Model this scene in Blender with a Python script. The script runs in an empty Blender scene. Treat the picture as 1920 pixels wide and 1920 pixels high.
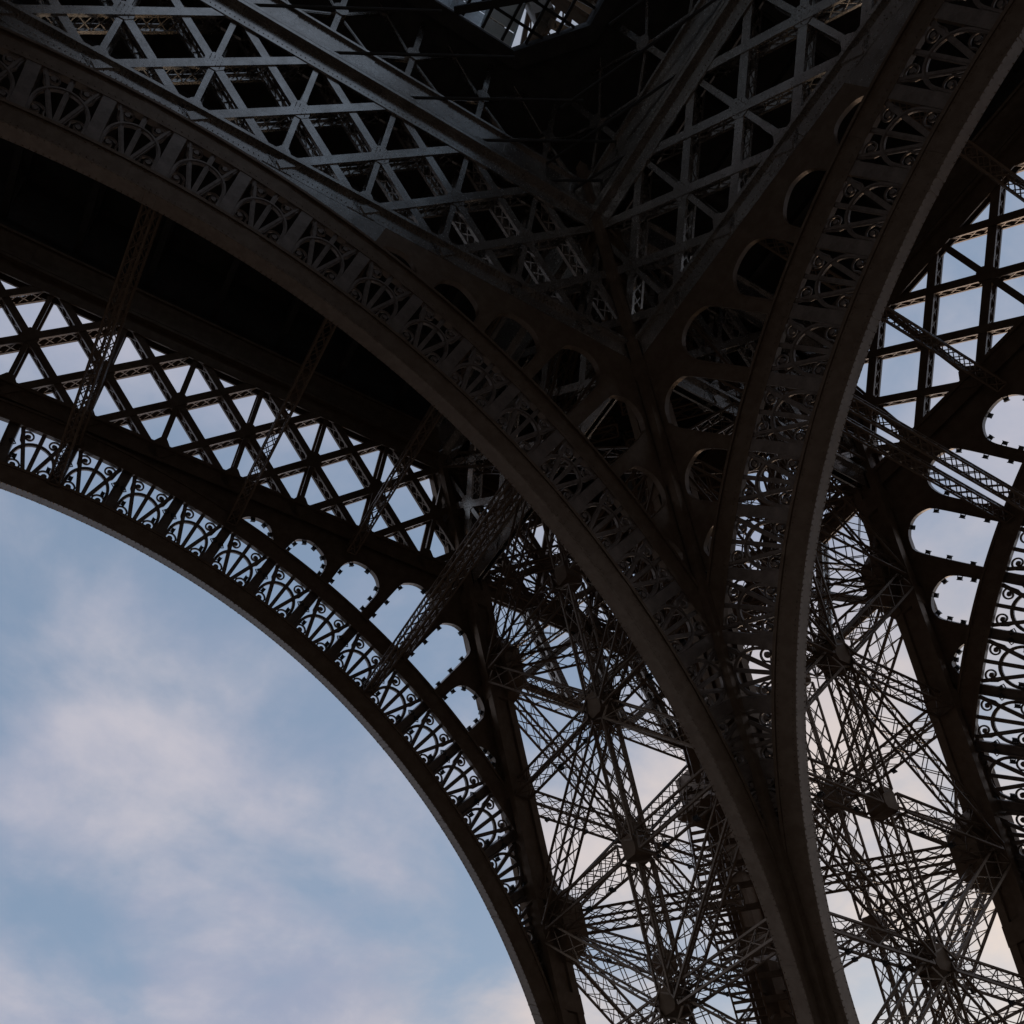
import bpy, bmesh, math, random
from mathutils import Matrix, Vector
random.seed(7)
S = bpy.context.scene
COL = S.collection
rad = math.radians

# ------------------------------------------------------------------ camera
cam_d = bpy.data.cameras.new("camera")
cam = bpy.data.objects.new("camera", cam_d)
COL.objects.link(cam)
S.camera = cam
RIGHT = Vector((0.88130393, -0.47221761, -0.01771748))
DOWN = Vector((0.36239338, 0.69944969, -0.61598796))
FWD = Vector((0.30327285, 0.53645191, 0.7875563))
m = Matrix.Identity(4)
for i in range(3):
    m[i][0], m[i][1], m[i][2] = RIGHT[i], -DOWN[i], -FWD[i]
m[0][3], m[1][3], m[2][3] = 4.69568911, 12.28557489, 1.80802641
cam.matrix_world = m
cam_d.sensor_width = 36.0
cam_d.lens = 1664.02357 / 1920 * 36
cam_d.shift_x = 189.4363 / 1920
cam_d.shift_y = 101.65428 / 1920
cam_d.clip_start = 0.1
cam_d.clip_end = 20000

# ------------------------------------------------------------------ world
SUN_AZ, SUN_EL = rad(28.0), rad(9.0)      # low sun behind the clouds, past the right of the pier
SUN_DIR = Vector((math.cos(SUN_AZ) * math.cos(SUN_EL), math.sin(SUN_AZ) * math.cos(SUN_EL), math.sin(SUN_EL)))
W = bpy.data.worlds.new("World")
S.world = W
W.use_nodes = True
nt = W.node_tree
nt.nodes.clear()
N = nt.nodes.new
L = nt.links.new


def ramp(nodes, stops):
    r = nodes.new("ShaderNodeValToRGB")
    r.color_ramp.interpolation = "EASE"
    e = r.color_ramp.elements
    while len(e) < len(stops):
        e.new(0.5)
    for k, (p, c) in enumerate(stops):
        e[k].position = p
        e[k].color = c if len(c) == 4 else (*c, 1)
    return r


out = N("ShaderNodeOutputWorld")
bg = N("ShaderNodeBackground")
bg.inputs["Strength"].default_value = 0.106
sky = N("ShaderNodeTexSky")
sky.sky_type = "NISHITA"
sky.sun_disc = False
sky.sun_elevation = SUN_EL
sky.sun_rotation = math.pi / 2 - SUN_AZ
tc = N("ShaderNodeTexCoord")
sep = N("ShaderNodeSeparateXYZ")
L(tc.outputs["Generated"], sep.inputs[0])
zz = N("ShaderNodeMath"); zz.operation = "MAXIMUM"; zz.inputs[1].default_value = 0.02
L(sep.outputs["Z"], zz.inputs[0])
zo = N("ShaderNodeMath"); zo.operation = "ADD"; zo.inputs[1].default_value = 0.25
L(zz.outputs[0], zo.inputs[0])
pl = N("ShaderNodeVectorMath"); pl.operation = "DIVIDE"     # project the direction on a cloud layer
cz = N("ShaderNodeCombineXYZ")
for k in range(3):
    L(zo.outputs[0], cz.inputs[k])
L(tc.outputs["Generated"], pl.inputs[0]); L(cz.outputs[0], pl.inputs[1])


def wnoise(scale, detail, rough, off, dist=0.0):
    mp = N("ShaderNodeMapping")
    mp.inputs["Location"].default_value = off
    L(pl.outputs[0], mp.inputs["Vector"])
    n = N("ShaderNodeTexNoise")
    n.inputs["Scale"].default_value = scale
    n.inputs["Detail"].default_value = detail
    n.inputs["Roughness"].default_value = rough
    n.inputs["Distortion"].default_value = dist
    L(mp.outputs[0], n.inputs["Vector"])
    return n.outputs["Fac"]


big = wnoise(2.61, 8.0, 0.55, (2.167, 0.834, 3.896), 0.2)
shade = wnoise(2.5, 8.0, 0.6, (4.934, 2.312, 0.478), 0.2)
mask = ramp(nt.nodes, [(0.37, (0, 0, 0)), (0.66, (1, 1, 1))])
L(big, mask.inputs[0])
ccol = ramp(nt.nodes, [(0.34, (3.2, 3.6, 4.8)), (0.68, (5.4, 5.2, 5.75))])
L(shade, ccol.inputs[0])
# warm light of the low sun on the clouds near it
dotn = N("ShaderNodeVectorMath"); dotn.operation = "DOT_PRODUCT"
nrm = N("ShaderNodeVectorMath"); nrm.operation = "NORMALIZE"
L(tc.outputs["Generated"], nrm.inputs[0])
L(nrm.outputs[0], dotn.inputs[0]); dotn.inputs[1].default_value = SUN_DIR
warm = ramp(nt.nodes, [(0.74, (0, 0, 0)), (0.985, (1, 1, 1))])
L(dotn.outputs["Value"], warm.inputs[0])
wmix = N("ShaderNodeMixRGB")
L(warm.outputs[0], wmix.inputs[0])
L(ccol.outputs[0], wmix.inputs[1])
wmix.inputs[2].default_value = (8.2, 6.9, 6.0, 1)
# blue of the clear sky between the clouds: the sky texture, greyed by thin high cloud
skm = N("ShaderNodeMixRGB"); skm.blend_type = "MULTIPLY"; skm.inputs[0].default_value = 1.0
L(sky.outputs[0], skm.inputs[1]); skm.inputs[2].default_value = (1.0, 1.0, 1.0, 1)
veil = N("ShaderNodeMixRGB"); veil.inputs[0].default_value = 0.62
L(skm.outputs[0], veil.inputs[1]); veil.inputs[2].default_value = (2.95, 4.0, 5.7, 1)
mx = N("ShaderNodeMixRGB")
L(mask.outputs[0], mx.inputs[0]); L(veil.outputs[0], mx.inputs[1]); L(wmix.outputs[0], mx.inputs[2])
L(mx.outputs[0], bg.inputs["Color"])
L(bg.outputs[0], out.inputs[0])

sun_d = bpy.data.lights.new("sun", "SUN")
sun_d.energy = 0.35
sun_d.angle = rad(18)
sun_d.color = (1.0, 0.78, 0.6)
sun = bpy.data.objects.new("sun", sun_d)
COL.objects.link(sun)
sun.rotation_euler = (-SUN_DIR).to_track_quat("-Z", "Y").to_euler()

S.view_settings.view_transform = "Standard"
S.view_settings.look = "None"
S.view_settings.gamma = 1.0
S.view_settings.exposure = 0.0
S.view_settings.use_curve_mapping = False
S.cycles.max_bounces = 6
S.cycles.use_denoising = True

# ------------------------------------------------------------------ dimensions of the tower (metres)
A0, T, WD = 44.2347, 0.55103, 14.898      # inner column at ground, inward lean per metre, pier width
X0, D = 19.667, 3.6788                    # girder node nearest the column, bay
SC, EV = 4.2325, 0.84584                  # arch centre height, squeeze of the arch plane
ZB, ZM, ZT = 39.25, 42.1, 44.65           # girder rows of nodes
LEAN = math.sqrt(1 + T * T)


def a_of(z):
    return A0 - T * z


def vz(z):
    return (z - SC) / EV


def frame(side, off):
    """Local frame of a leaning face: u along it, v up its slope, n outward."""
    if side == "L":
        U, V, n, o = (1, 0, 0), (0, -T * EV, EV), (0, 1 / LEAN, T / LEAN), (0, A0 + off - T * SC, SC)
    else:
        U, V, n, o = (0, 1, 0), (-T * EV, 0, EV), (1 / LEAN, 0, T / LEAN), (A0 + off - T * SC, 0, SC)
    M = Matrix.Identity(4)
    for k in range(3):
        M[k][0], M[k][1], M[k][2], M[k][3] = U[k], V[k], n[k], o[k]
    return M


# ------------------------------------------------------------------ materials
def paint(name, c1, c2, rough=0.42, metal=0.0, bump=0.15, scale=1.3):
    mt = bpy.data.materials.new(name)
    mt.use_nodes = True
    t = mt.node_tree
    b = t.nodes["Principled BSDF"]
    co = t.nodes.new("ShaderNodeTexCoord")
    n1 = t.nodes.new("ShaderNodeTexNoise")
    n1.inputs["Scale"].default_value = scale; n1.inputs["Detail"].default_value = 8; n1.inputs["Roughness"].default_value = 0.65
    t.links.new(co.outputs["Object"], n1.inputs["Vector"])
    r = ramp(t.nodes, [(0.35, c1), (0.68, c2)])
    t.links.new(n1.outputs["Fac"], r.inputs[0])
    t.links.new(r.outputs[0], b.inputs["Base Color"])
    n2 = t.nodes.new("ShaderNodeTexNoise")
    n2.inputs["Scale"].default_value = scale * 7; n2.inputs["Detail"].default_value = 5
    t.links.new(co.outputs["Object"], n2.inputs["Vector"])
    rr = t.nodes.new("ShaderNodeMapRange")
    rr.inputs["To Min"].default_value = rough - 0.1; rr.inputs["To Max"].default_value = rough + 0.14
    t.links.new(n2.outputs["Fac"], rr.inputs["Value"])
    t.links.new(rr.outputs[0], b.inputs["Roughness"])
    b.inputs["Metallic"].default_value = metal
    bp = t.nodes.new("ShaderNodeBump")
    bp.inputs["Strength"].default_value = bump; bp.inputs["Distance"].default_value = 0.02
    t.links.new(n2.outputs["Fac"], bp.inputs["Height"])
    t.links.new(bp.outputs[0], b.inputs["Normal"])
    return mt


IRON = paint("iron_paint_lit", (0.36, 0.325, 0.295), (0.48, 0.44, 0.405), rough=0.22, metal=0.92, bump=0.03)  # lit copy of the tower paint: paler and glossier for the sky sheen
IRON3 = paint("iron_paint_lace", (0.17, 0.13, 0.105), (0.26, 0.205, 0.17), rough=0.36, metal=0.6, scale=2.2)  # same paint, toned between the lit and the shaded copy
IRON2 = paint("iron_paint_shaded", (0.155, 0.098, 0.06), (0.205, 0.138, 0.09), rough=0.36, metal=0.42, scale=2.2)  # shaded copy of the tower paint: darker, duller, shade put into the colour
DARK = paint("floor_underside", (0.03, 0.025, 0.022), (0.05, 0.042, 0.036), rough=0.7)  # near-black; on joists and kerb it puts the deck's shade into the colour
BOXM = paint("lamp_housing", (0.03, 0.03, 0.032), (0.05, 0.05, 0.052), rough=0.5, scale=8)
BEIGE = paint("pavilion_panel", (0.5, 0.45, 0.39), (0.58, 0.52, 0.45), rough=0.6)
WHITE = paint("pavilion_frame", (0.50, 0.54, 0.56), (0.58, 0.61, 0.62), rough=0.5)
GLASS = bpy.data.materials.new("skylight_glass")
GLASS.use_nodes = True
_t = GLASS.node_tree
_t.nodes.clear()
_o = _t.nodes.new("ShaderNodeOutputMaterial"); _m = _t.nodes.new("ShaderNodeMixShader")
_a = _t.nodes.new("ShaderNodeBsdfTransparent"); _g = _t.nodes.new("ShaderNodeBsdfGlossy")
_a.inputs[0].default_value = (0.88, 0.92, 0.93, 1); _g.inputs["Roughness"].default_value = 0.04
_m.inputs[0].default_value = 0.06; _t.links.new(_a.outputs[0], _m.inputs[1]); _t.links.new(_g.outputs[0], _m.inputs[2]); _t.links.new(_m.outputs[0], _o.inputs[0])
FPANE = paint("facade_glass", (0.34, 0.37, 0.41), (0.40, 0.43, 0.46), rough=0.16, metal=0.9, bump=0.02, scale=0.5)
GROUND = paint("ground_gravel", (0.10, 0.077, 0.055), (0.14, 0.108, 0.08), rough=0.85, scale=0.4)


# ------------------------------------------------------------------ mesh helpers
class MB:
    def __init__(s):
        s.v, s.f = [], []

    def hexa(s, p):
        """8 corners: 0-3 one end ring, 4-7 the other end ring."""
        b = len(s.v)
        s.v += [tuple(q) for q in p]
        for q in ((3, 2, 1, 0), (4, 5, 6, 7), (0, 1, 5, 4), (1, 2, 6, 5), (2, 3, 7, 6), (3, 0, 4, 7)):
            s.f.append([b + k for k in q])

    def box(s, lo, hi):
        (x0, y0, z0), (x1, y1, z1) = lo, hi
        s.hexa([(x0, y0, z0), (x1, y0, z0), (x1, y1, z0), (x0, y1, z0), (x0, y0, z1), (x1, y0, z1), (x1, y1, z1), (x0, y1, z1)])

    def bar(s, p, q, w, h, up=(0, 0, 1), w2=None, h2=None):
        """bar from p to q, w wide across, h deep along 'up'."""
        p, q, up = Vector(p), Vector(q), Vector(up)
        d = (q - p)
        if d.length < 1e-6:
            return
        d.normalize()
        sd = d.cross(up)
        if sd.length < 1e-4:
            sd = d.cross(Vector((1, 0, 0)))
        sd.normalize()
        u = sd.cross(d).normalized()
        w2 = w if w2 is None else w2; h2 = h if h2 is None else h2
        r = []
        for c, ww, hh in ((p, w, h), (q, w2, h2)):
            for sx, sy in ((-1, -1), (1, -1), (1, 1), (-1, 1)):
                r.append(c + sd * (sx * ww / 2) + u * (sy * hh / 2))
        s.hexa(r)

    def strip(s, A, B, n0, n1):
        """solid band between polylines A and B (2-D, same length), from depth n0 to n1."""
        k = len(A); b = len(s.v)
        for (x, y) in A: s.v.append((x, y, n0))
        for (x, y) in B: s.v.append((x, y, n0))
        for (x, y) in A: s.v.append((x, y, n1))
        for (x, y) in B: s.v.append((x, y, n1))
        for i in range(k - 1):
            a0, b0, a1, b1 = b + i, b + k + i, b + 2 * k + i, b + 3 * k + i
            s.f += [[a0, a0 + 1, b0 + 1, b0], [a1, b1, b1 + 1, a1 + 1], [a0, a1, a1 + 1, a0 + 1], [b0, b0 + 1, b1 + 1, b1]]
        s.f += [[b, b + k, b + 3 * k, b + 2 * k], [b + k - 1, b + 3 * k - 1, b + 4 * k - 1, b + 2 * k - 1]]

    def poly(s, P, n0, n1):
        """convex polygon prism."""
        b = len(s.v); k = len(P)
        for (x, y) in P: s.v.append((x, y, n0))
        for (x, y) in P: s.v.append((x, y, n1))
        s.f.append([b + i for i in range(k)][::-1]); s.f.append([b + k + i for i in range(k)])
        for i in range(k):
            j = (i + 1) % k
            s.f.append([b + i, b + j, b + k + j, b + k + i])

    def tube(s, P, r0, r1=None, n=6, flat=1.0, up=(0, 0, 1)):
        """swept tube through points."""
        P = [Vector(p) for p in P]; b = len(s.v); m = len(P)
        for i, p in enumerate(P):
            d = (P[min(i + 1, m - 1)] - P[max(i - 1, 0)]).normalized()
            sd = d.cross(Vector(up))
            if sd.length < 1e-4: sd = d.cross(Vector((1, 0, 0)))
            sd.normalize(); u = sd.cross(d)
            r = r0 if r1 is None else r0 + (r1 - r0) * i / (m - 1)
            for k in range(n):
                t = 2 * math.pi * (k + 0.5) / n
                s.v.append(tuple(p + sd * (r * math.cos(t)) + u * (r * flat * math.sin(t))))
        for i in range(m - 1):
            for k in range(n):
                a, c = b + i * n + k, b + i * n + (k + 1) % n
                s.f.append([a, c, c + n, a + n])
        s.f.append([b + k for k in range(n)][::-1]); s.f.append([b + (m - 1) * n + k for k in range(n)])

    def mesh(s, name, mat):
        me = bpy.data.meshes.new(name)
        me.from_pydata(s.v, [], s.f)
        me.materials.append(mat)
        me.update()
        return me


def rivet(b, p, axis, r=0.032, h=0.022):
    """low domed head: frustum on a square base."""
    p, ax = Vector(p), Vector(axis).normalized()
    t = ax.cross(Vector((0.3, 0.5, 0.81))).normalized(); u = ax.cross(t)
    k = len(b.v)
    for rr, hh in ((r, -0.004), (r * 0.55, h)):
        for a in range(5):
            c = 2 * math.pi * a / 5
            b.v.append(tuple(p + ax * hh + t * (rr * math.cos(c)) + u * (rr * math.sin(c))))
    b.f.append([k + 5 + a for a in range(5)])
    for a in range(5):
        b.f.append([k + a, k + (a + 1) % 5, k + 5 + (a + 1) % 5, k + 5 + a])


def link(name, me, parent=None, matrix=None, kind=None, label=None):
    o = bpy.data.objects.new(name, me)
    COL.objects.link(o)
    if parent is not None:
        o.parent = parent
    if matrix is not None:
        o.matrix_local = matrix
    if kind: o["kind"] = kind
    if label: o["label"] = label
    return o


def put(name, mb, mat, parent=None, matrix=None, kind=None, label=None):
    return link(name, mb.mesh(name, mat), parent, matrix, kind, label)


# ------------------------------------------------------------------ ground
g = MB(); g.box((-6000, -6000, -1.0), (6000, 6000, 0.0))
put("ground", g, GROUND, kind="structure")

# ------------------------------------------------------------------ the tower
tower = bpy.data.objects.new("iron_tower", None)
COL.objects.link(tower)
tower["label"] = "brown wrought iron lattice tower with lace arches seen from beneath its corner pier"
tower["category"] = "tower"

# ---- lace panel pieces in the arch plane (x along, y radial, origin at the arch centre, panel centred on 90 degrees)
R0, RA, RB_, RC = 36.98, 37.93, 40.2, 41.06
STEP = 3.82


def P(al, r):
    t = rad(al)
    return (r * math.cos(t), r * math.sin(t))


def spiral(cx, cy, r0, r1, a0, a1, n):
    pts = []
    for i in range(n + 1):
        f = i / n
        a = rad(a0 + (a1 - a0) * f); r = r0 + (r1 - r0) * f ** 0.8
        pts.append((cx + r * math.cos(a), cy + r * math.sin(a), 0))
    return pts


def scroll_mesh(kind):
    b = MB()
    if kind == "upper":      # right-hand one; springs from the side spoke and curls inward
        pts = [(0.70, 39.38, 0), (0.84, 39.55, 0)] + spiral(0.58, 39.84, 0.32, 0.09, 0, 430, 26)
    else:                    # lower right; springs from the spoke foot and curls outward
        pts = [(0.36, 37.93, 0), (0.44, 38.12, 0)] + spiral(0.74, 38.22, 0.32, 0.09, 165, -265, 26)
    b.tube(pts, 0.052, 0.042, 6, 1.4)
    e = (0.58, 39.84) if kind == "upper" else (0.74, 38.22)
    k = 10
    b.poly([(e[0] + 0.10 * math.cos(2 * math.pi * i / k), e[1] + 0.10 * math.sin(2 * math.pi * i / k)) for i in range(k)], -0.08, 0.08)
    return b.mesh("scroll", IRON3)


ME_UP, ME_LO = scroll_mesh("upper"), scroll_mesh("lower")
b = MB()
leg = []
for (x, y) in [(-0.99, 37.93), (-0.99, 38.3), (-0.98, 38.58)]: leg.append((x, y, 0))
for i in range(1, 20):
    a = rad(180 - 180 * i / 20); leg.append((0.98 * math.cos(a), 38.58 + 1.02 * math.sin(a), 0))
for (x, y) in [(0.98, 38.58), (0.99, 38.3), (0.99, 37.93)]: leg.append((x, y, 0))
b.strip([(x * 0.905, 38.58 + (y - 38.58) * (0.90 if y > 38.58 else 1)) for x, y, _ in leg], [(x * 1.05, 38.58 + (y - 38.58) * (1.05 if y > 38.58 else 1)) for x, y, _ in leg], -0.07, 0.07)
# raised middle fillet on both faces of the hoop
b.strip([(x * 0.95, 38.58 + (y - 38.58) * (0.95 if y > 38.58 else 1)) for x, y, _ in leg], [(x * 1.005, 38.58 + (y - 38.58) * (1.005 if y > 38.58 else 1)) for x, y, _ in leg], -0.10, 0.10)
ME_HOOP = b.mesh("hoop", IRON3)


def spoke_mesh(x0, x1, w=0.19):
    b = MB()
    b.bar((x0, 37.9, 0), (x1, 40.24, 0), w, 0.10)
    b.bar((x0, 37.9, 0), (x1, 40.24, 0), w * 0.35, 0.16)
    return b.mesh("spoke", IRON3)


ME_SC, ME_SR = spoke_mesh(0, 0), spoke_mesh(0.14, 0.98)
b = MB()
b.box((-0.25, 37.9, -0.10), (0.25, 40.24, 0.06))
for x in (-0.22, 0.22):
    b.box((x - 0.03, 37.9, 0.06), (x + 0.03, 40.24, 0.24))
ME_POST = b.mesh("post", IRON3)
MIR = Matrix.Diagonal((-1, 1, 1, 1))

# floodlight housings (separate things)
b = MB()
b.box((-0.11, -0.10, -0.09), (0.11, 0.10, 0.09))
b.box((-0.135, 0.06, -0.115), (0.135, 0.10, 0.115))
b.bar((-0.12, 0, 0), (-0.12, -0.19, 0), 0.03, 0.05); b.bar((0.12, 0, 0), (0.12, -0.19, 0), 0.03, 0.05)
b.box((-0.14, -0.215, -0.05), (0.14, -0.18, 0.05))
ME_LAMP = b.mesh("floodlight", BOXM)


def lamp(M, u, v, n, ang, label, group):
    o = bpy.data.objects.new("floodlight", ME_LAMP)
    COL.objects.link(o)
    p = M @ Vector((u, v, n))
    R = M.to_3x3()
    X = (R @ Vector((math.cos(ang), math.sin(ang), 0))).normalized()
    Y = (R @ Vector((-math.sin(ang), math.cos(ang), 0))); Y = (Y - X * Y.dot(X)).normalized()
    Z = X.cross(Y)
    mm = Matrix.Identity(4)
    for k in range(3):
        mm[k][0], mm[k][1], mm[k][2], mm[k][3] = X[k] * 0.85, Y[k] * 0.85, Z[k] * 0.85, p[k]
    o.matrix_world = mm
    o["label"] = label; o["category"] = "floodlight"; o["group"] = group


# spandrel openings, (angle, radius) outlines between successive posts, measured top to bottom
OPEN = [
    [(76.41, 41.03), (75.89, 41.5), (74.97, 41.75), (74.21, 41.62), (73.44, 41.03)],
    [(72.62, 41.03), (72.5, 41.83), (72.15, 42.2), (71.43, 42.46), (70.37, 42.34), (69.62, 41.94), (69.42, 41.03)],
    [(68.77, 41.03), (68.83, 42.35), (68.68, 42.84), (68.32, 43.2), (67.64, 43.42), (66.66, 43.45), (65.9, 43.1), (65.6, 42.59), (65.55, 41.03)],
    [(64.9, 41.03), (64.9, 43.84), (64.66, 44.4), (63.95, 44.86), (63.0, 44.95), (62.25, 44.64), (61.9, 44.1), (61.8, 43.5), (61.78, 41.03)],
    [(61.0, 41.03), (60.98, 43.95), (60.78, 44.42), (60.05, 44.85), (59.1, 44.85), (58.3, 44.5), (57.98, 43.99), (57.85, 41.03)],
    [(57.12, 41.03), (57.08, 42.15), (56.71, 42.7), (55.7, 43.0), (54.75, 42.9), (54.18, 42.6), (54.0, 42.2), (53.92, 41.03)],
    [(52.9, 41.03), (52.46, 41.3), (51.78, 41.48), (51.13, 41.48), (50.55, 41.03)],
]


def smooth(pts, n):
    """Catmull-Rom through points, resampled to n+1 by length."""
    q = [pts[0]] + list(pts) + [pts[-1]]
    o = []
    for i in range(1, len(q) - 2):
        p0, p1, p2, p3 = (Vector((*x, 0)) for x in q[i - 1:i + 3])
        for k in range(8):
            t = k / 8
            o.append(0.5 * ((2 * p1) + (p2 - p0) * t + (2 * p0 - 5 * p1 + 4 * p2 - p3) * t * t + (3 * p1 - p0 - 3 * p2 + p3) * t ** 3))
    o.append(Vector((*pts[-1], 0)))
    return resample([(v.x, v.y) for v in o], n)


def resample(pts, n):
    d = [0.0]
    for a, c in zip(pts, pts[1:]):
        d.append(d[-1] + math.hypot(a[0] - c[0], a[1] - c[1]))
    o, j = [], 0
    for i in range(n + 1):
        t = d[-1] * i / n
        while j < len(d) - 2 and d[j + 1] < t: j += 1
        f = (t - d[j]) / max(d[j + 1] - d[j], 1e-9)
        o.append((pts[j][0] + (pts[j + 1][0] - pts[j][0]) * f, pts[j][1] + (pts[j + 1][1] - pts[j][1]) * f))
    return o


VC = vz(39.7)          # upper edge of the girder's bottom chord
UC = A0 - 0.55 - T * SC


def rho_out(al):
    t = rad(al)
    r = VC / math.sin(t)
    k = math.cos(t) + T * EV * math.sin(t)
    if k > 0: r = min(r, UC / k)
    return max(r, 41.0)


ORD = "first second third fourth fifth sixth seventh eighth ninth tenth eleventh twelfth thirteenth fourteenth fifteenth sixteenth seventeenth eighteenth nineteenth twentieth".split()


def arch_and_spandrel(side, off, al_hi, al_lo, lit, tag):
    M = frame(side, off)
    # --- ribs
    b = MB()
    al = [10 + (al_hi + 8 - 10) * i / 96 for i in range(97)]
    alu = [44.0 + (al_hi + 8 - 44.0) * i / 80 for i in range(81)]       # the upper rib runs into the column
    b.strip([P(t, R0) for t in al], [P(t, RA) for t in al], -0.30, 0.34)
    un0, un1 = (-0.06, 0.12) if off > 0 else (-0.30, -0.16)
    b.strip([P(t, RB_) for t in alu], [P(t, RC) for t in alu], un0, un1)
    # rim flanges standing proud of the rib faces, and the thin soffit plate
    for r0, r1, n0, n1 in ((RA - 0.10, RA + 0.03, -0.36, 0.40), (RB_ - 0.03, RB_ + 0.10, un0 - 0.06, un1 + 0.12), (RC - 0.08, RC + 0.03, un0 - 0.10, un1 + 0.2), (R0 - 0.035, R0 + 0.03, -0.37, 0.41)):
        tl = al if r0 < 39 else alu
        b.strip([P(t, r0) for t in tl], [P(t, r1) for t in tl], n0, n1)
    # splice plates under the soffit, every second panel
    k = 0
    t = 88.09
    while t > al_lo - 12:
        for dt in (-0.35, 0.35):
            b.strip([P(t + dt - 0.05, R0 - 0.06), P(t + dt + 0.05, R0 - 0.06)], [P(t + dt - 0.05, R0), P(t + dt + 0.05, R0)], -0.36, 0.40)
        t -= 2 * STEP
    t = 90.0
    while t > al_lo - 8:                                       # cover strips on the rib faces
        for r0, r1, n0, ok in ((R0 + 0.05, RA - 0.12, -0.30, True), (RB_ + 0.12, RC - 0.10, un0, t > 47)):
            if ok and t < al_hi + 3:
                b.strip([P(t - 0.45, r0), P(t + 0.45, r0)], [P(t - 0.45, r1), P(t + 0.45, r1)], n0 - 0.018, n0)
        t -= 2 * STEP
    arch = put("decorative_arch", b, IRON2, tower, M, label=lit)
    rv = MB()
    t = al_hi + 2
    while t > 18:
        for n in (-0.31, 0.35):
            rivet(rv, (*P(t, R0 - 0.035), n), (-math.cos(rad(t)), -math.sin(rad(t)), 0), 0.035, 0.03)
        rivet(rv, (*P(t, R0 + 0.14), -0.30), (0, 0, -1)); rivet(rv, (*P(t, RA - 0.2), -0.30), (0, 0, -1))
        if t > 47:
            rivet(rv, (*P(t, RB_ + 0.2), un0), (0, 0, -1)); rivet(rv, (*P(t, RC - 0.18), un0), (0, 0, -1))
        t -= 0.36
    put("rivet_row", rv, IRON2, arch, kind="stuff")
    # --- lace panels
    posts = []
    t = 88.09 + STEP * 3
    while t > al_lo - 1:
        if t < al_hi + 2: posts.append(t)
        t -= STEP
    LZ = Matrix.Translation((0, 0, 0.22 if off > 0 else -0.24))       # the lace faces out on the outer arches, in on the inner ones
    FL = Matrix.Diagonal((1, 1, -1, 1)) if off > 0 else Matrix.Identity(4)
    def lace_piece(name, me, mtx, t):
        if t > 50:
            return link(name, me, arch, mtx)
        bm = bmesh.new(); bm.from_mesh(me); bm.transform(mtx)          # pieces that run into the column are cut off inside it
        n_ = Vector((1, T * EV, 0)).normalized()
        bmesh.ops.bisect_plane(bm, geom=bm.verts[:] + bm.edges[:] + bm.faces[:], plane_co=(A0 + 0.1 - T * SC, 0, 0), plane_no=n_, clear_outer=True)
        if len(bm.faces) < 6:
            bm.free(); return None
        m2 = bpy.data.meshes.new(name); bm.to_mesh(m2); bm.free(); m2.materials.append(me.materials[0])
        return link(name, m2, arch)

    for t in posts:
        lace_piece("post", ME_POST, LZ @ Matrix.Rotation(rad(t - 90), 4, "Z") @ FL, t)
    num, npan = -1, -1
    for t in posts:
        npan += 1
        c = t - STEP / 2
        Rz = LZ @ Matrix.Rotation(rad(c - 90), 4, "Z")
        lace_piece("hoop", ME_HOOP, Rz, c)
        lace_piece("spoke", ME_SC, Rz, c); lace_piece("spoke", ME_SR, Rz, c); lace_piece("spoke", ME_SR, Rz @ MIR, c)
        for me in (ME_UP, ME_LO):
            lace_piece("scroll", me, Rz, c); lace_piece("scroll", me, Rz @ MIR, c)
        if off > 0 and c > 42:
            for x, y, an in ((-1.14, 39.32, 0.7), (-0.78, 38.62, 1.57), (0.78, 38.58, -1.57), (1.1, 39.35, -0.7)):
                q = Rz @ Vector((x, y, 0))
                num += 1
                lamp(M, q.x, q.y, 0.12, rad(c - 90) + an + (0 if abs(x) > 1 else math.pi), "%s floodlight on the %s hoop from the top, %s outer arch" % (("upper left", "lower left", "lower right", "upper right")[num % 4], ORD[npan], tag), "floodlights on the %s outer arch lace" % tag)
    # --- spandrel: one web plate with a round-headed opening between each two posts
    for i, op in enumerate(OPEN):
        a1 = 88.09 - STEP * (3 + i); a2 = a1 - STEP
        o = smooth(op, 40)
        for k in range(len(o)): o[k] = (o[k][0], o[k][1])
        s = [(a1, 41.0)]
        r1, r2 = rho_out(a1), rho_out(a2)
        s += [(a1, 41.0 + (r1 - 41.0) * j / 4) for j in range(1, 5)]
        s += [(a1 + (a2 - a1) * j / 16, rho_out(a1 + (a2 - a1) * j / 16)) for j in range(1, 17)]
        s += [(a2, r2 + (41.0 - r2) * j / 4) for j in range(1, 5)]
        cart = lambda q: [P(*z) for z in q]
        S_, O_ = resample(cart(s), 40), resample(cart(o), 40)
        b = MB()
        b.strip(S_, O_, *((0.10, 0.26) if off > 0 else (-0.19, -0.07)))
        # rolled edge round the opening
        cx = sum(x for x, y in O_) / 41; cy = sum(y for x, y in O_) / 41
        IN = [(x + (cx - x) * 0.035, y + (cy - y) * 0.035) for x, y in O_]
        b.strip(O_, IN, *((-0.02, 0.34) if off > 0 else (-0.24, 0.05)))
        put("spandrel_plate", b, IRON2, tower, M)
        if off > 0:
            n = len(O_) - 1
            nl = -1
            for f in ((0.25, 0.62, 0.86) if i in (0, 6) else (0.06, 0.18, 0.33, 0.52, 0.72, 0.84, 0.95)):
                k = int(f * n)
                nl += 1
                (x, y), (x2, y2) = O_[k], O_[min(k + 1, n)]
                an = math.atan2(y2 - y, x2 - x) + math.pi
                nx, ny = cx - x, cy - y; l = math.hypot(nx, ny)
                lamp(M, x + nx / l * 0.17, y + ny / l * 0.17, 0.15, an, "%s floodlight along the rim of the %s opening over the %s outer arch" % (ORD[nl], ORD[i], tag), "floodlights round the %s outer arch openings" % tag)
    # solid web: left of the first opening up to the chord, and right of the last one to the column
    b = MB()
    tt = [76.63 + (98.0 - 76.63) * i / 30 for i in range(31)]
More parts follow.
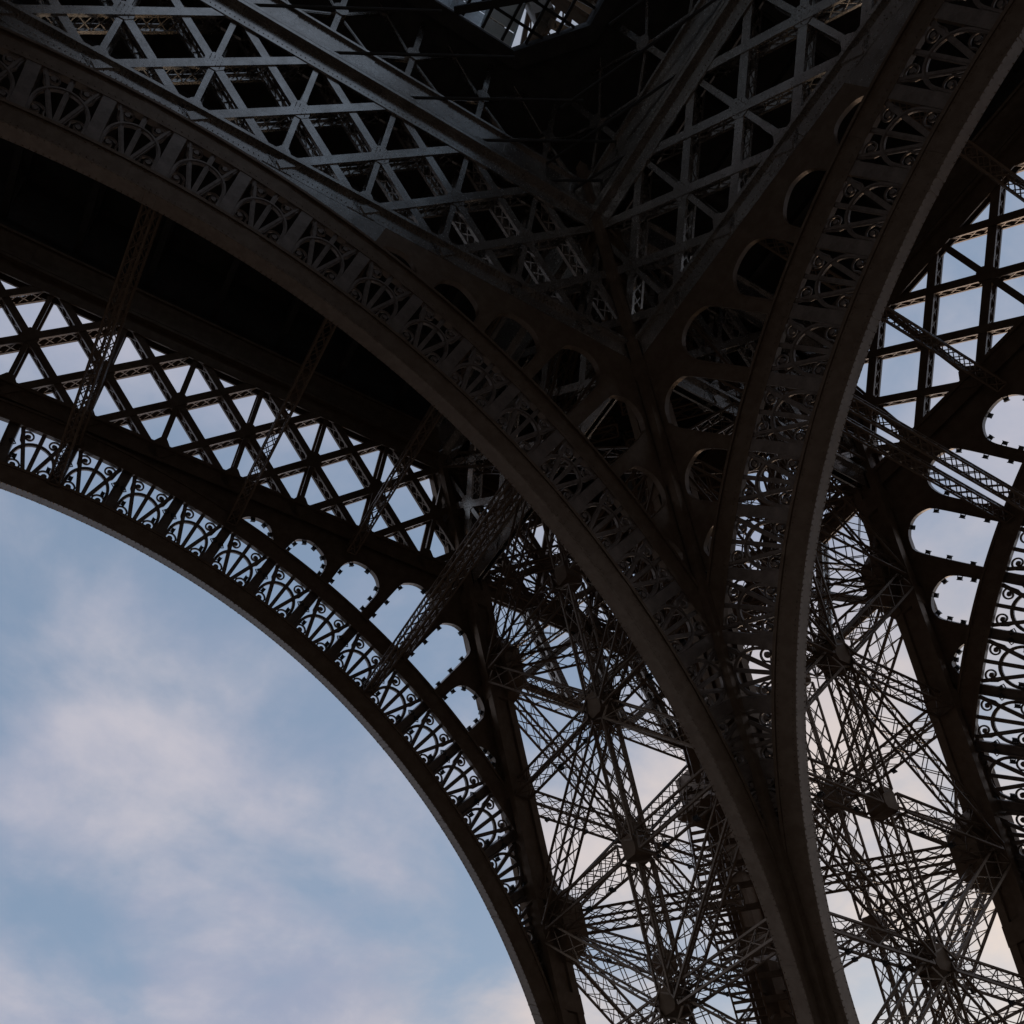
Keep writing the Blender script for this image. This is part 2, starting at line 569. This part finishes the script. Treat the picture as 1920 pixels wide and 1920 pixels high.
    b.strip([P(t, 41.0) for t in tt], [P(t, max(VC / math.sin(rad(t)), 41.05)) for t in tt], *((0.10, 0.26) if off > 0 else (-0.19, -0.07)))
    tt = [61.35 - STEP * 3 - 11 * i / 12 for i in range(13)]
    b.strip([P(t, 40.9) for t in tt], [P(t, max(rho_out(t), 41.02)) for t in tt], *((0.10, 0.26) if off > 0 else (-0.19, -0.07)))
    put("spandrel_web", b, IRON if off == 0 else IRON2, tower, M, kind="stuff")  # lit copy on the inner webs, shaded copy on the outer
    return M


MLI = arch_and_spandrel("L", 0, 98, 33, "inner face arch crossing from the upper left, catching blue light at its left end", "left")
MRI = arch_and_spandrel("R", 0, 84, 33, "inner face arch rising to the upper right, with a pale soffit strip", "right")
MLO = arch_and_spandrel("L", WD, 92, 34, "black outer face arch against the open sky at lower left", "left")
MRO = arch_and_spandrel("R", WD, 86, 34, "black outer face arch at the right edge of the view", "right")


# ------------------------------------------------------------------ lattice girders over the arches
def col_u(v, inset=0.5):
    return A0 - T * (SC + EV * v) - inset


def clip(p, q, umax, umin):
    """clip a local segment to umin <= u <= col line (None: no limit)."""
    (u0, v0), (u1, v1) = p, q
    t0, t1 = 0.0, 1.0
    def lim(f0, f1):
        nonlocal t0, t1
        if f0 < 0 and f1 < 0: t1 = -1
        elif f0 < 0: t0 = max(t0, f0 / (f0 - f1))
        elif f1 < 0: t1 = min(t1, f0 / (f0 - f1))
    if umax is not None:
        o = umax
        lim(A0 + o - T * (SC + EV * v0) - u0, A0 + o - T * (SC + EV * v1) - u1)
    lim(u0 - umin, u1 - umin)
    if t1 - t0 < 0.08: return None
    return (u0 + (u1 - u0) * t0, v0 + (v1 - v0) * t0), (u0 + (u1 - u0) * t1, v0 + (v1 - v0) * t1)


def box_bar(p, q, w, d0, d1, lace):
    """two flange plates joined at the ends; lacing goes to the shared mesh."""
    b = MB()
    p, q = Vector((*p, 0)), Vector((*q, 0))
    up = (0, 0, 1)
    e = Vector((0, 0, 1))
    b.bar(p + e * d0, q + e * d0, w, 0.05, up)
    b.bar(p + e * d1, q + e * d1, w, 0.05, up)
    d = (q - p).normalized(); sd = d.cross(e)
    for s in (-1, 1):       # edge angles
        for dd, k in ((d0, 1), (d1, -1)):
            o = sd * (s * (w / 2 - 0.02)) + e * (dd + k * 0.07)
            b.bar(p + o, q + o, 0.04, 0.12, up)
    for c in (p, q):
        b.bar(c + e * (d0 + 0.02), c + e * (d1 - 0.02), w * 0.9, 0.06, d)
    n = max(2, int((q - p).length / 0.62))
    for s in (-1, 1):
        o = sd * (s * (w / 2 - 0.045))
        for i in range(n):
            x, y = p.lerp(q, i / n) + o, p.lerp(q, (i + 1) / n) + o
            lace.bar(x + e * (d0 + 0.06), y + e * (d1 - 0.06), 0.05, 0.02, sd)
            lace.bar(x + e * (d1 - 0.06), y + e * (d0 + 0.06), 0.05, 0.02, sd)
    return b


def gusset(b, u, v, r, n0, n1, k=8, sq=1.0):
    b.poly([(u + r * math.cos(2 * math.pi * (i + 0.5) / k), v + sq * r * math.sin(2 * math.pi * (i + 0.5) / k)) for i in range(k)], n0, n1)


def girder(side, off, umin, right, M):
    IRON_ = IRON if off == 0 else IRON2  # inner girders take the lit copy, outer ones the shaded copy
    vb, vm, vt = vz(ZB) + 0.25, vz(ZM), vz(ZT) - 0.1
    span_r = WD if right else -0.3
    b = MB()
    ur = lambda z: a_of(z) + span_r
    # bottom chord: a deep plate with stacked cover plates; top chord: two bands with a flange between
    for z0, z1, n0, n1 in ((39.02, 39.74, -0.20, -0.14), (39.02, 39.74, 0.18, 0.30), (39.62, 39.74, -0.42, 0.5), (44.35, 45.0, -0.32, -0.22), (44.35, 45.0, 0.3, 0.42), (45.0, 45.14, -0.62, 0.6), (45.3, 46.35, -0.36, -0.24), (45.3, 46.35, 0.3, 0.42), (45.18, 45.3, -0.60, 0.6), (46.35, 46.45, -0.5, 0.5)):
        v0, v1 = vz(z0), vz(z1)
        b.poly([(umin, v0), (ur(z0), v0), (ur(z1), v1), (umin, v1)], n0, n1)
    # cover plates with rivet rows at the nodes of the bottom chord
    k = -4 if right else 0
    while X0 - k * D > umin:
        u = X0 - k * D
        if u < a_of(39.3) + span_r - 0.5:
            b.poly([(u - 0.62, vz(39.05)), (u + 0.62, vz(39.05)), (u + 0.5, vz(39.6)), (u - 0.5, vz(39.6))], -0.225, -0.2)
            b.poly([(u - D / 2 - 0.3, vz(45.4)), (u - D / 2 + 0.3, vz(45.4)), (u - D / 2 + 0.3, vz(46.3)), (u - D / 2 - 0.3, vz(46.3))], -0.385, -0.36)
        k += 1
    rv = MB()
    if off == 0:
        u = umin
        while u < 19.0:
            for z, n, pr in ((39.18, -0.20, True), (39.5, -0.20, True), (39.56, -0.20, True), (44.5, -0.32, True), (44.85, -0.32, True), (45.45, -0.36, True), (46.2, -0.36, True)):
                rivet(rv, (u, vz(z), n), (0, 0, -1))
            u += 0.21
        for k in range(0, 8):
            for i in range(6):
                for j in range(4):
                    rivet(rv, (X0 - k * D - 0.4 + 0.16 * i, vz(39.1 + 0.13 * j), -0.225), (0, 0, -1), 0.028)
            for i in range(4):
                for j in range(4):
                    rivet(rv, (X0 - k * D - 0.24 + 0.16 * i, vm - 0.24 + 0.16 * j, -0.272), (0, 0, -1), 0.026)
    gd = put("lattice_girder", b, IRON_, tower, M)
    if rv.v: put("rivet_row", rv, IRON2, gd, kind="stuff")
    lace = MB()
    umx = span_r - 0.1 if right else -0.35
    for k in range(-6 if right else -2, 9):
        for dk in (-2, 2):
            s = clip((X0 - k * D, vb - 0.3), (X0 - (k + dk) * D, vt + 0.35), umx, umin)
            if s: put("diagonal_bar", box_bar(s[0], s[1], 0.38, -0.26 if dk < 0 else -0.20, 0.62 if dk < 0 else 0.55, lace), IRON_, gd)
    for k in range(-4 if right else 0, 8):
        u = X0 - k * D
        if u < umin: continue
        s = clip((u, vb - 0.2), (u, vt + 0.3), umx, umin)
        if not s: continue
        b = MB()
        b.bar((*s[0], -0.16), (*s[1], -0.16), 0.24, 0.10); b.bar((*s[0], 0.0), (*s[1], 0.0), 0.10, 0.32)
        b.bar((*s[0], 0.55), (*s[1], 0.55), 0.30, 0.10)
        if s[0][1] < vb: b.poly([(u - 0.5, vz(39.7)), (u + 0.5, vz(39.7)), (u + 0.16, vb + 0.75), (u - 0.16, vb + 0.75)], -0.235, -0.2)
        put("vertical_bar", b, IRON_, gd)
        if u < a_of(ZM) + span_r - 0.6:
            b = MB(); gusset(b, u, vm, 0.45, -0.245, -0.21, 8, 1.1); gusset(b, u, vm, 0.4, 0.58, 0.62, 8, 1.1)
            put("gusset_plate", b, IRON_, gd)
    put("lacing", lace, IRON_, gd, kind="stuff")
    return gd


girder("L", 0, -9.5, True, MLI)
girder("R", 0, -5.5, True, MRI)
girder("L", WD, -9.5, True, MLO)
girder("R", WD, -5.5, True, MRO)


# upper truss between the top chord and the floor, inner ring only
def upper_truss(M, umin, umax):
    b = MB()
    v0, v1, vm = vz(46.4), vz(50.2), vz(48.1)
    k = 0
    while X0 - k * D > umin:
        u = X0 - k * D
        if u < umax:
            st = MB()
            st.bar((u, v0, -0.05), (u, v1, -0.05), 0.26, 0.2)
            gusset(st, u, vm, 0.36, -0.2, 0.1)
            put("truss_strut", st, IRON, tower, M)
            for sx in (-1, 1):
                for y0 in (v0, v1 + 0.4):
                    q = MB(); q.bar((u, vm, 0.16), (u + sx * 2.75, y0, 0.16), 0.15, 0.12); q.bar((u, vm, 0.2), (u + sx * 2.75, y0, 0.2), 0.06, 0.24)
                    put("truss_tie", q, IRON, tower, M)
        k += 1


upper_truss(MLI, -8, 17.5)
upper_truss(MRI, 2, 17.5)


# ------------------------------------------------------------------ the corner pier
def pt(fx, fy, z):
    a = a_of(z)
    return Vector((a + fx, a + fy, z))


CORN = {"near": (0, 0), "left": (0, WD), "right": (WD, 0), "far": (WD, WD)}
ZP = [5.0, 15.1, 25.2, 35.4]
for key, (fx, fy) in CORN.items():
    b = MB()
    zlo, zhi = -0.5, 47.0
    p, q = pt(fx, fy, zlo), pt(fx, fy, zhi)
    ring = lambda c, h: [c + Vector((sx * h, sy * h, 0)) for sx, sy in ((-1, -1), (1, -1), (1, 1), (-1, 1))]
    b.hexa(ring(p, 0.52) + ring(q, 0.52))
    for sx, sy in ((-1, -1), (1, -1), (1, 1), (-1, 1)):     # corner flanges leave a channel in each side
        o = Vector((sx * 0.49, sy * 0.49, 0))
        b.hexa([c + o for c in ring(p, 0.19)] + [c + o for c in ring(q, 0.19)])
    lab = {"near": None, "left": None, "right": None, "far": None}[key]
    c = put("pier_column", b, IRON2, tower, None)
    for z in [k + 0.0 for k in range(6, 46, 4)]:             # splice collars
        b2 = MB()
        b2.hexa(ring(pt(fx, fy, z), 0.70) + ring(pt(fx, fy, z + 0.7), 0.70))
        put("splice_collar", b2, IRON2, c)


def beam(p, q, s, up, lace_pitch=1.1, ch=0.10, trim=0.0):
    """four-angle lattice box beam."""
    p, q, up = Vector(p), Vector(q), Vector(up)
    d = (q - p).normalized()
    p, q = p + d * trim, q - d * trim
    sd = d.cross(up).normalized(); u = sd.cross(d).normalized()
    b, l = MB(), MB()
    h = s / 2
    cs = [sd * (sx * h) + u * (sy * h) for sx, sy in ((-1, -1), (1, -1), (1, 1), (-1, 1))]
    for c in cs:
        b.bar(p + c, q + c, ch, ch, up)
    for k in range(4):
        for e in (p, q):
            b.bar(e + cs[k], e + cs[(k + 1) % 4], 0.08, 0.08, d)
    o = put("brace_beam", b, IRON2, tower)
    n = max(2, round((q - p).length / lace_pitch))
    for k in range(4):
        c0, c1 = cs[k], cs[(k + 1) % 4]
        nn = (c0 + c1).normalized()
        for i in range(n):
            x, y = p.lerp(q, i / n), p.lerp(q, (i + 1) / n)
            l.bar(x + c0, y + c1, 0.042, 0.025, nn); l.bar(x + c1, y + c0, 0.042, 0.025, nn)
    put("lacing", l, IRON2, o, kind="stuff")


FACES = [("left", "far"), ("far", "right"), ("near", "left"), ("near", "right")]


def node(fx, fy, z, s, flat):
    b = MB()
    c = pt(fx, fy, z)
    # chamfered plate box
    f = Vector(flat).normalized(); t = Vector((-f.y, f.x, 0)); u = Vector((0, 0, 1))
    P8 = []
    for n in (-0.47, 0.47):
        for x, y in ((1, 0.75), (0.75, 1.15), (-0.75, 1.15), (-1, 0.75), (-1, -0.75), (-0.75, -1.15), (0.75, -1.15), (1, -0.75)):
            P8.append(c + f * n + t * (s * x) + (pt(0, 0, 1) - pt(0, 0, 0)).normalized() * (s * y))
    base = len(b.v); b.v += [tuple(x) for x in P8]
    b.f += [[base + k for k in range(8)][::-1], [base + 8 + k for k in range(8)]]
    for k in range(8):
        j = (k + 1) % 8
        b.f.append([base + k, base + j, base + 8 + j, base + 8 + k])
    put("node_plate", b, IRON2, tower)


def lerp2(A, B, t):
    return (A[0] + (B[0] - A[0]) * t, A[1] + (B[1] - A[1]) * t)


for f0, f1 in FACES:
    A, B = CORN[f0], CORN[f1]
    nx = Vector((B[1] - A[1], -(B[0] - A[0]), 0)).normalized()
    up = nx
    mid = lerp2(A, B, 0.5)
    for z0, z1 in zip(ZP[:-1], ZP[1:]):
        zc = (z0 + z1) / 2
        if z0 < 10 and f0 != "near": continue
        for (P_, Q_) in (((A, z0), (mid, zc)), ((mid, zc), (B, z1)), ((A, z1), (mid, zc)), ((mid, zc), (B, z0))):
            beam(pt(*P_[0], P_[1]), pt(*Q_[0], Q_[1]), 0.92, up, trim=0.6)
        beam(pt(*A, zc), pt(*mid, zc), 0.8, up, trim=0.6); beam(pt(*mid, zc), pt(*B, zc), 0.8, up, trim=0.6)
        beam(pt(*mid, z0), pt(*mid, zc), 0.85, up, trim=0.5); beam(pt(*mid, zc), pt(*mid, z1), 0.85, up, trim=0.5)
        node(*mid, zc, 0.46, nx)
    for z in ZP[1:]:
        beam(pt(*A, z), pt(*mid, z), 0.95, up, trim=0.7); beam(pt(*mid, z), pt(*B, z), 0.95, up, trim=0.7)
        node(*mid, z, 0.40, nx)
for f0, f1 in FACES:
    A, B = CORN[f0], CORN[f1]
    up = Vector((B[1] - A[1], -(B[0] - A[0]), 0)).normalized()
    mid = lerp2(A, B, 0.5)
    z0, z1 = 35.4, 45.0
    zc = 40.2
    for (P_, Q_) in (((A, z0), (mid, zc)), ((mid, zc), (B, z1)), ((A, z1), (mid, zc)), ((mid, zc), (B, z0))):
        beam(pt(*P_[0], P_[1]), pt(*Q_[0], Q_[1]), 0.85, up, trim=0.6)
    beam(pt(*A, zc), pt(*mid, zc), 0.8, up, trim=0.6); beam(pt(*mid, zc), pt(*B, zc), 0.8, up, trim=0.6)
    beam(pt(*mid, z0), pt(*mid, zc), 0.8, up, trim=0.5)
for z in (39.6, 44.6):
    for A, B in (("left", "right"), ("near", "far"), ("left", "far"), ("far", "right")):
        A, B = CORN[A], CORN[B]
        m_ = lerp2(A, B, 0.5)
        beam(pt(*A, z), pt(*m_, z), 0.8, (0, 0, 1), trim=0.8); beam(pt(*m_, z), pt(*B, z), 0.8, (0, 0, 1), trim=0.8)
# deep knots where the braces meet the columns
for z in ZP[1:]:
    for key in ("left", "right", "far", "near"):
        fx, fy = CORN[key]
        dx, dy = (1 if fx == 0 else -1), (1 if fy == 0 else -1)
        b = MB()
        kw = 0.68 if z < 30 else 0.55
        c = pt(fx + dx * 0.75, fy + dy * 0.75, z)
        ax = (pt(0, 0, 1) - pt(0, 0, 0)).normalized()
        r = []
        for s, k in ((-1.75, 0.45), (-0.9, 1), (-0.9, 1), (0.9, 1), (0.9, 1), (1.75, 0.45)):
            r.append([c + ax * s + Vector((sx * k * kw - dx * (1 - k) * 0.45, sy * k * kw - dy * (1 - k) * 0.45, 0)) for sx, sy in ((-1, -1), (1, -1), (1, 1), (-1, 1))])
        for i in (0, 2, 4): b.hexa(r[i] + r[i + 1])
        put("knot_plate", b, IRON2, tower)
FN = {("left", "far"): "left outer", ("near", "left"): "left inner", ("far", "right"): "right outer", ("near", "right"): "right inner"}
for (A, B), zs in ((("left", "far"), (20.15, 25.2, 30.3)), (("near", "left"), (25.2, 30.3)), (("far", "right"), (25.2, 30.3)), (("near", "right"), (20.15, 25.2))):
    (ax, ay), (bx, by) = CORN[A], CORN[B]
    for z in zs:
        for fi, f in enumerate((0.13, 0.27, 0.38, 0.63, 0.77)):
            f += 0.03 * math.sin(z * 7 + f * 40)
            p = pt(ax + (bx - ax) * f, ay + (by - ay) * f, z - 0.55)
            lamp(Matrix.Translation(p), 0, 0, 0, 0.4 if bx != ax else 1.9, "%s floodlight along the %s horizontal brace on the pier's %s face" % (ORD[fi], {20.15: "lowest", 25.2: "middle", 30.3: "upper"}[z], FN[(A, B)]), "floodlights under the braces of the pier's %s face" % FN[(A, B)])
# plan bracing at the panel levels
for z in ZP[1:]:
    for A, B in ((CORN["left"], CORN["right"]),):
        m_ = lerp2(A, B, 0.5)
        beam(pt(*A, z), pt(*m_, z), 0.8, (0, 0, 1), trim=1.0); beam(pt(*m_, z), pt(*B, z), 0.8, (0, 0, 1), trim=1.0)
# thick-barred band of lattice between the upper panel level and the girder, outer faces
for side, M in (("L", MLO), ("R", MRO)):
    lace = MB()
    v0, v1 = vz(35.4), vz(39.2)
    b = MB()
    b.poly([(a_of(35.4), v0 - 0.25), (a_of(35.4) + WD, v0 - 0.25), (a_of(35.6) + WD, v0 + 0.2), (a_of(35.6), v0 + 0.2)], -0.3, -0.2)
    bd = put("lattice_band", b, IRON2, tower, M)
    for k in range(-5, 2):
        for dk in (-1, 1):
            u0, u1 = X0 + 3.0 - k * D, X0 + 3.0 - (k + dk) * D
            s0 = None
            p, q = (u0, v0), (u1, v1)
            s = clip(p, q, WD - 0.2, 0)
            if s and s[0][0] > a_of(36) - 0.5 and s[1][0] > a_of(39) - 0.5:
                put("diagonal_bar", box_bar(s[0], s[1], 0.40, -0.25, 0.45, lace), IRON, bd)
    put("lacing", lace, IRON, bd, kind="stuff")

# lateral beams between the inner and outer arch of each face
for side, MI, MO in (("L", MLI, MLO), ("R", MRI, MRO)):
    for al, r in ((61.4, 38.2), (61.4, 40.8), (88.1, 38.0), (88.1, 40.4), (76.7, 40.6), (69.0, 43.4)):
        if side == "R" and al > 80: continue
        x, y = P(al, r)
        beam(MI @ Vector((x, y, 0.3)), MO @ Vector((x, y, -0.3)), 0.46, (0, 0, 1), 0.7, 0.08)

# ------------------------------------------------------------------ floor over the arches
def octagon(h, c):
    return [(h, -h + c), (h, h - c), (h - c, h), (-h + c, h), (-h, h - c), (-h, -h + c), (-h + c, -h), (h - c, -h)]


inner, outer = octagon(15.45, 2.55), octagon(35.4, 1.0)
b = MB()
b.strip(inner + inner[:1], outer + outer[:1], 50.1, 50.9)
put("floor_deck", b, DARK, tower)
b = MB()
kerb = octagon(16.1, 2.75)
b.strip(inner + inner[:1], kerb + kerb[:1], 49.7, 50.098)
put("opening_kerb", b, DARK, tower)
# solid frieze above the outer girders closes the gallery
for M, u0 in ((MLO, -34.0), (MRO, -34.0)):
    b = MB()
    zs = (45.2, 50.1)
    b.poly([(u0, vz(zs[0])), (a_of(zs[0]) + WD, vz(zs[0])), (a_of(zs[1]) + WD, vz(zs[1])), (u0, vz(zs[1]))], 0.45, 0.6)
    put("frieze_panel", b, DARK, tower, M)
# joists under the deck between inner and outer rings
for k in range(-1, 8):
    u = X0 - k * D
    for sw in (0, 1):
        b = MB()
        p, q = Vector((u, a_of(47.5) + 0.5, 47.6)), Vector((u, a_of(46) + WD, 47.6))
        if sw: p, q = Vector((p.y, p.x, p.z)), Vector((q.y, q.x, q.z))
        if sw and u < 2: continue
        b.bar(p + Vector((0, 0, 2.2)), q + Vector((0, 0, 2.2)), 0.3, 0.3)
        b.bar(p, q, 0.34, 0.22)
        for i in range(4):
            x, y = p.lerp(q, i / 4), p.lerp(q, (i + 1) / 4)
            m_ = x.lerp(y, 0.5) + Vector((0, 0, 2.2))
            b.bar(x, m_, 0.14, 0.14); b.bar(m_, y, 0.14, 0.14)
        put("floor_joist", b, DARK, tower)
for u in (24.0, 29.0):
    for sw in (0, 1):
        b = MB()
        p, q = Vector((-9 if not sw else 3, u, 47.4)), Vector((a_of(47) + WD, u, 47.4))
        if sw: p, q = Vector((p.y, p.x, p.z)), Vector((q.y, q.x, q.z))
        b.bar(p, q, 0.3, 0.5)
        put("floor_joist", b, DARK, tower)

# tie rods from the top chord nodes to the floor
for k in range(1, 6):
    for sw in (0, 1):
        u = X0 - k * D
        p = Vector((u, a_of(45.2) - 0.3, 45.2)); q = p + Vector((7.5, -3.6, 1.2))
        if sw: p, q = Vector((p.y, p.x, p.z)), Vector((q.y, q.x, q.z))
        b = MB(); b.tube([p, q], 0.07)
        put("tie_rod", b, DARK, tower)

# ------------------------------------------------------------------ skylight in the floor opening and what shows above it
b = MB(); b.poly(octagon(15.4, 2.5), 50.5, 50.52)
put("skylight_pane", b, GLASS, tower)
for k in range(0, 5):
    for sw in (0, 1):
        y = 15.4 - 1.08 * k - 1.0
        xe = 15.4 - max(0.0, 2.5 - (15.4 - y))
        p, q = Vector((2.0, y, 50.4)), Vector((xe, y, 50.4))
        if sw: p, q = Vector((p.y, p.x, p.z)), Vector((q.y, q.x, q.z))
        b = MB(); b.bar(p, q, 0.13, 0.2)
        put("mullion", b, DARK, tower)
b = MB(); b.bar((9.6, 15.4, 50.0), (13.6, 12.4, 50.0), 0.34, 0.4)
put("opening_beam", b, DARK, tower)
# pavilion_facade: glazed front beside the opening, leaning over the void
fac = bpy.data.objects.new("pavilion_facade", None)
COL.objects.link(fac); fac.parent = tower
def lean(x0, x1, w0, w1, d0, d1):
    c, t = Vector((0, 16.3, 51.2)), Vector((0, -0.66, 0.75))
    n = Vector((0, -0.75, -0.66))
    q = []
    for d in (d0, d1):
        for x, w in ((x0, w0), (x1, w0), (x1, w1), (x0, w1)):
            q.append(c + t * w + n * d + Vector((x, 0, 0)))
    b = MB(); b.hexa(q)
    return b
for k in range(5):
    x0 = 4.6 + 1.68 * k
    for r in range(3):
        put("facade_pane", lean(x0 + 0.05, x0 + 1.63, 0.1 + 1.9 * r, 1.9 + 1.9 * r, 0.0, 0.05), FPANE if k < 4 else BEIGE, fac)
    put("facade_mullion", lean(x0 + 1.63, x0 + 1.73, 0.0, 5.9, -0.04, 0.12), WHITE, fac)

# the legs above the first floor and the second floor over them
def upper_leg(sx, sy):
    R_ = lambda v: (v[0] * sx, v[1] * sy, v[2])
    cs = lambda z: (0.62 * (A0 - T * 50) * (1 - (z - 50) / 95) + 3.5, 26.5 * (1 - (z - 50) / 82) + 4.2)
    b = MB()
    zs = [50.9, 59, 67, 75, 83, 91]
    q = lambda i, j, z: (cs(z)[i], cs(z)[j], z)
    for i in (0, 1):
        for j in (0, 1):
            b.bar(R_(q(i, j, zs[0])), R_(q(i, j, zs[-1])), 0.9, 0.9)
    for z0, z1 in zip(zs, zs[1:]):
        for e, f in (((0, 0), (0, 1)), ((0, 0), (1, 0)), ((1, 1), (0, 1)), ((1, 1), (1, 0))):
            b.bar(R_(q(*e, z0)), R_(q(*f, z1)), 0.4, 0.4); b.bar(R_(q(*e, z1)), R_(q(*f, z0)), 0.4, 0.4)
            b.bar(R_(q(*e, z1)), R_(q(*f, z1)), 0.5, 0.5)
            for k in range(1, 4):
                b.bar(R_(Vector(q(*e, z0)).lerp(Vector(q(*f, z0)), k / 4)), R_(Vector(q(*e, z1)).lerp(Vector(q(*f, z1)), 1 - k / 4)), 0.12, 0.12)
    put("upper_leg", b, IRON2, tower, kind="stuff")


for sx in (1, -1):
    for sy in (1, -1):
        upper_leg(sx, sy)
b = MB()
i2, o2 = octagon(5.0, 1.0), octagon(15.5, 4.0)
b.strip(i2 + i2[:1], o2 + o2[:1], 91.2, 92.4)
put("second_floor_deck", b, DARK, tower)
for k in range(-6, 7):
    b = MB(); b.bar((k * 2.4, -15, 90.8), (k * 2.4, 15, 90.8), 0.3, 0.8)
    put("floor_joist", b, DARK, tower)

# ------------------------------------------------------------------ lift track, stairs and landing in the pier
def seg(fx, fy, z0, z1, w, mb):
    mb.bar(pt(fx, fy, z0), pt(fx, fy, z1), w, w, (0, 0, 1))


b = MB()
for fx, fy in ((12.2, 13.6), (13.4, 12.4), (12.8, 14.4), (14.0, 12.0)):
    seg(fx, fy, 6, 46, 0.45, b)
for i in range(44):
    z = 7 + i * 0.9
    b.bar(pt(12.2, 13.6, z), pt(13.4, 12.4, z), 0.16, 0.3); b.bar(pt(12.8, 14.4, z), pt(12.2, 13.6, z + 0.4), 0.12, 0.12)
    b.bar(pt(13.4, 12.4, z), pt(14.0, 12.0, z + 0.4), 0.12, 0.12)
put("lift_track", b, IRON2, tower)
for z0, z1, f0, f1 in ((16, 22.2, (10.2, 13.6), (11.2, 13.4)), (22.2, 27.4, (11.2, 13.4), (10.8, 13.2)), (27.4, 32.3, (10.6, 13.2), (11.4, 13.2))):
    b = MB()
    p, q = pt(*f0, z0), pt(*f1, z1)
    w = Vector((0.55, -0.55, 0))
    b.bar(p - w, q - w, 0.10, 0.3); b.bar(p + w, q + w, 0.10, 0.3)
    b.bar(p - w + Vector((0, 0, 1.1)), q - w + Vector((0, 0, 1.1)), 0.05, 0.05); b.bar(p + w + Vector((0, 0, 1.1)), q + w + Vector((0, 0, 1.1)), 0.05, 0.05)
    n = int((q - p).length / 0.42)
    for i in range(n + 1):
        c = p.lerp(q, i / n)
        b.bar(c - w, c + w, 0.28, 0.05)
    put("stair_flight", b, IRON2, tower)
b = MB()
c = pt(12.0, 13.2, 31.6)
b.box(c + Vector((-1.3, -1.3, -0.2)), c + Vector((1.3, 1.3, 0)))
b.box(c + Vector((-0.7, -0.7, 0)), c + Vector((1.2, 1.2, 2.6)))
for x, y in ((-1.25, -1.25), (1.25, -1.25), (-1.25, 1.25)):
    b.box(c + Vector((x - 0.03, y - 0.03, 0)), c + Vector((x + 0.03, y + 0.03, 1.4)))
for h in (0.7, 1.37):
    b.bar(c + Vector((-1.25, -1.25, h)), c + Vector((1.25, -1.25, h)), 0.05, 0.05); b.bar(c + Vector((-1.25, -1.25, h)), c + Vector((-1.25, 1.25, h)), 0.05, 0.05)
put("stair_landing", b, IRON2, tower)

# ------------------------------------------------------------------ the rest of the tower, outside the view: it shades and is mirrored in the paint
def coarse(sx, sy):
    b = MB()
    Rm = lambda v: (v[0] * sx, v[1] * sy, v[2])
    for fx, fy in CORN.values():
        b.bar(Rm(pt(fx, fy, 0)), Rm(pt(fx, fy, 47)), 1.4, 1.4)
    for f0, f1 in FACES:
        A, B = CORN[f0], CORN[f1]
        for z0, z1 in zip(ZP, ZP[1:] + [45.0]):
            b.bar(Rm(pt(*A, z0)), Rm(pt(*B, z1)), 1.3, 0.5); b.bar(Rm(pt(*A, z1)), Rm(pt(*B, z0)), 1.3, 0.5); b.bar(Rm(pt(*A, z1)), Rm(pt(*B, z1)), 0.9, 1.0)
    put("pier", b, IRON2, tower, kind="stuff")
    for side in ("L", "R"):
        for off in (0, WD):
            if (side == "L" and sy > 0 and sx > 0) or (side == "R" and sx > 0 and sy > 0): continue
            M = frame(side, off)
            k = MB()
            tt = [18 + 72 * i / 36 for i in range(37)]
            if (side == "L" and sy > 0) or (side == "R" and sx > 0): tt = [t for t in tt if t <= 82]
            k.strip([P(t, R0) for t in tt], [P(t, RA) for t in tt], -0.3, 0.34)
            k.strip([P(t, RB_) for t in tt], [P(t, RC) for t in tt], -0.3, 0.34)
            for t in tt[::2]:
                k.strip([P(t - 0.4, RA), P(t + 0.4, RA)], [P(t - 0.4, RB_), P(t + 0.4, RB_)], -0.2, 0.2)
            u0 = 9.6 if ((side == "L" and sy > 0) or (side == "R" and sx > 0)) else 0.0
            for z0, z1 in ((38.9, 39.75), (44.4, 46.4)):
                k.poly([(u0, vz(z0)), (a_of(z0), vz(z0)), (a_of(z1), vz(z1)), (u0, vz(z1))], -0.3, 0.4)
            st = [t for t in tt if t <= 76]
            for i in range(len(st) - 1):          # spandrels
                if i % 2 == 0 or st[i] < 48:
                    k.strip([P(st[i], RC), P(st[i + 1], RC)], [P(st[i], rho_out(st[i])), P(st[i + 1], rho_out(st[i + 1]))], -0.2, 0.2)
            u = u0
            while u < 16:
                k.bar((u, vz(39.3), 0), (u + D, vz(44.6), 0), 0.95, 0.9); k.bar((u + D, vz(39.3), 0), (u, vz(44.6), 0), 0.95, 0.9)
                u += D / 2
            me = MB(); me.f = k.f
            me.v = [Rm(tuple(M @ Vector(v))) for v in k.v]
            put("arch_rib", me, IRON2, tower, kind="stuff")


for sx, sy in ((-1, 1), (1, -1), (-1, -1)):
    coarse(sx, sy)

b = MB()  # added unseen mass: blocks the sky mirrored in the right-hand girder
b.box((-34, -22, 50.9), (-15.9, 26, 61.5))
b.box((-35, -23, 61.5), (-15.4, 27, 62.1))
put("sky_blocker", b, DARK, tower)
